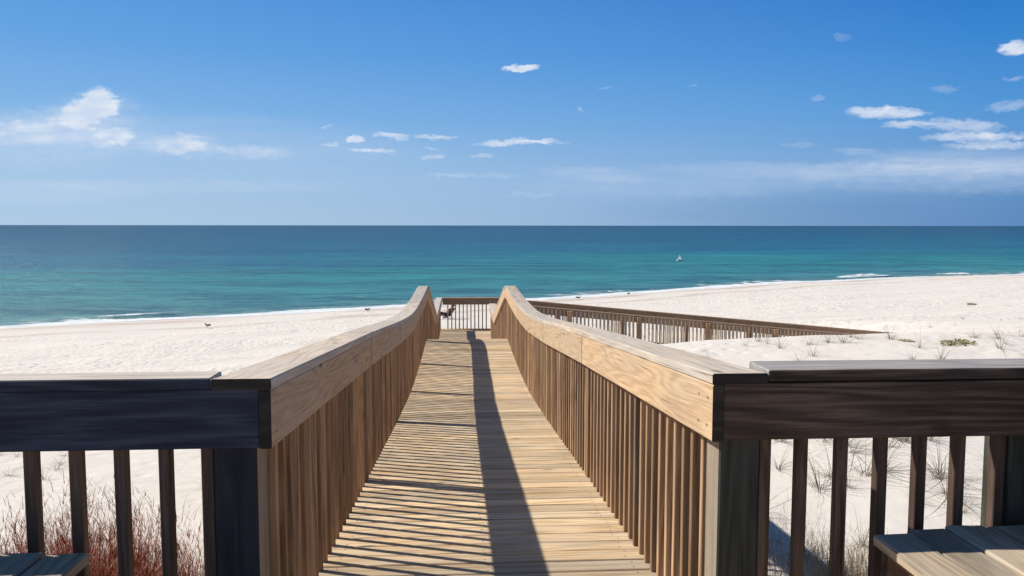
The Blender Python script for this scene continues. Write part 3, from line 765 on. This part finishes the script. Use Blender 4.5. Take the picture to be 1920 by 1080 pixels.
# warp so that cloud outlines are ragged
wn = k.new('ShaderNodeTexNoise'); k.put(wn.inputs['Vector'], k.scale(uv.outputs[0], (14, 30, 1))); wn.inputs['Detail'].default_value = 5; wn.inputs['Roughness'].default_value = .5
ws = k.new('ShaderNodeSeparateColor'); k.l.new(wn.outputs['Color'], ws.inputs[0])
Uw = k.math('ADD', U, k.math('MULTIPLY', k.math('SUBTRACT', ws.outputs[0], .5), .034))
Vw = k.math('ADD', V, k.math('MULTIPLY', k.math('SUBTRACT', ws.outputs[1], .5), .014))
def px2uv(px, py): d = ray(px, py); return d.x / d.y, d.z / d.y
def blob(px, py, rx, ry, ang, dens, warp=True, pw=1.0):
    u, v = px2uv(px, py); c, s_ = math.cos(R(ang)), math.sin(R(ang))
    a = k.math('SUBTRACT', Uw if warp else U, u); b_ = k.math('SUBTRACT', Vw if warp else V, v)
    x = k.math('ADD', k.math('MULTIPLY', a, c * F / rx), k.math('MULTIPLY', b_, s_ * F / rx))
    y = k.math('ADD', k.math('MULTIPLY', a, -s_ * F / ry), k.math('MULTIPLY', b_, c * F / ry))
    r2 = k.math('ADD', k.math('MULTIPLY', x, x), k.math('MULTIPLY', y, y))
    return k.math('MULTIPLY', k.mapr(r2, 1.0, 0.0, 0, 1, True), dens)
CL = [ # px, py, rx, ry, angle, density
    (170, 208, 66, 42, 25, 1.35), (185, 195, 48, 30, 0, .9), (130, 232, 70, 34, 20, .7), (210, 258, 62, 27, 5, 1.15), (10, 245, 62, 24, 0, 1.0), (75, 225, 80, 28, 10, .45),
    (335, 270, 62, 25, 0, 1.05), (390, 278, 60, 14, -5, .5), (470, 285, 75, 17, -3, .6),
    (978, 128, 42, 8, 2, 1.5), (666, 261, 30, 9.5, 2, 1.5), (735, 256, 42, 8, -6, .9), (815, 257, 50, 6, -3, .8), (697, 284, 58, 6, -1, .85), (617, 271, 24, 5, 2, .55), (615, 237, 12, 5, 0, .45),
    (960, 267, 85, 8, 3, 1.0), (1020, 265, 55, 5, 0, .7), (812, 295, 34, 6, 0, .6), (907, 293, 28, 5, 0, .5), (840, 329, 60, 5, 0, .35), (930, 330, 60, 6, 0, .25), (995, 365, 70, 8, 0, .2), (813, 279, 18, 4, 0, .45), (1090, 205, 10, 4, 0, .35), (1135, 165, 18, 4, 0, .3), (1300, 158, 9, 4, 0, .25),
    (1900, 88, 38, 17, 6, 1.6), (1660, 210, 92, 13, -1, 1.2), (1700, 232, 62, 10, 3, .8), (1800, 234, 100, 14, -2, .8), (1835, 255, 125, 11, 0, 1.0), (1860, 272, 110, 10, 0, .8), (1890, 197, 50, 12, 8, .5), (1775, 166, 34, 11, 0, .3), (1905, 146, 28, 6, 8, .35), (1577, 68, 22, 10, -10, .2), (1530, 183, 18, 6, 8, .3), (1610, 284, 60, 8, 0, .3), (1500, 270, 50, 6, 0, .2)]
tot = None
for c in CL:
    x = blob(*c); tot = x if tot is None else k.math('ADD', tot, x)
SOFT = [(150, 228, 140, 55, 12, .34), (345, 275, 110, 26, -3, .34), (470, 286, 95, 16, -3, .35), (20, 250, 110, 34, 0, .4), (1860, 300, 330, 34, 1, .40), (1560, 322, 420, 22, -1, .30), (1120, 326, 130, 18, -3, .28), (1820, 330, 420, 40, 0, .3), (1250, 350, 330, 26, 0, .16), (330, 350, 420, 16, 0, .16), (60, 360, 260, 30, 0, .2), (420, 262, 480, 60, -4, .16), (90, 262, 260, 70, 0, .3)]
sf = None
for c in SOFT:
    x = blob(*c, warp=True); sf = x if sf is None else k.math('ADD', sf, x)
cn = k.noise(k.scale(uv.outputs[0], (30, 70, 1)), 1.0, 6, .62)
cn2 = k.noise(k.scale(uv.outputs[0], (5, 60, 1)), 1.0, 5, .6)
dens = k.math('MULTIPLY', tot, k.mapr(cn, .25, .7, .6, 1.1))
dens = k.mapr(dens, .02, 1.15, 0, .92)
soft = k.math('MULTIPLY', sf, k.mapr(cn2, .3, .62, .45, 1.15))
al = k.math('MULTIPLY', k.math('MAXIMUM', dens, k.math('MULTIPLY', soft, .75), clamp=False), fwd, clamp=True)
cc = k.mix(k.mapr(cn, .35, .65), tuple(((x / 255) ** 2.2) / VIS for x in (205, 219, 240)), tuple(((x / 255) ** 2.2) / VIS for x in (228, 235, 246)))
# low greyish bank of cloud over the horizon on the right
bank = k.math('MULTIPLY', blob(1900, 400, 900, 62, 0, .32, True), k.math('MULTIPLY', fwd, k.mapr(cn2, .3, .7, .8, 1.1)))
tint = k.mix(1.0, sky.outputs[0], (.60, .95, 1.25), 'MULTIPLY')
el = sep.outputs[2]
def lin(c): return tuple(((x / 255) ** 2.2) / VIS for x in c)
side = k.math('POWER', k.mapr(k.math('ADD', U, k.math('MULTIPLY', V, .25)), -.72, .64), 1.8)
def ramp3(stops):
    c = lin(stops[0][1]); out = (*c, 1)
    cur = k.mix(k.mapr(el, stops[0][0], stops[1][0], 0, 1), lin(stops[0][1]), lin(stops[1][1]))
    for (a, _), (b, cb) in zip(stops[1:], stops[2:]): cur = k.mix(k.mapr(el, a, b, 0, 1), cur, lin(cb))
    return cur
skyL = ramp3([(0, (174, 202, 228)), (.06, (165, 198, 231)), (.13, (130, 180, 230)), (.20, (104, 163, 226)), (.29, (84, 147, 218))])
skyR = ramp3([(0, (98, 143, 194)), (.06, (110, 156, 207)), (.13, (84, 149, 213)), (.20, (62, 133, 208)), (.29, (40, 108, 194))])
low = k.mix(side, skyL, skyR)
tint = k.mix(k.mapr(el, .28, .50, 1, 0, True), tint, low)

# air close to the horizon stays blue
skc = k.mix(bank, tint, lin((82, 124, 176)))
skc = k.mix(al, skc, cc)
k.put(bg.inputs[0], skc); bg.inputs[1].default_value = SKY_STR
# ------------------------------------------------------------------ camera
cd = bpy.data.cameras.new('camera'); cd.sensor_width = 36; cd.lens = F / 1920 * 36; cd.clip_end = 80000; cd.clip_start = .05
co = bpy.data.objects.new('camera', cd); C.objects.link(co); co.location = (0, 0, HC); co.rotation_euler = (R(90) - PITCH, R(-.06), 0)
S.camera = co
S.view_settings.view_transform = 'Standard'; S.view_settings.look = 'None'; S.view_settings.gamma = 1; S.view_settings.exposure = EXPO
S.render.resolution_x = 1024; S.render.resolution_y = 576
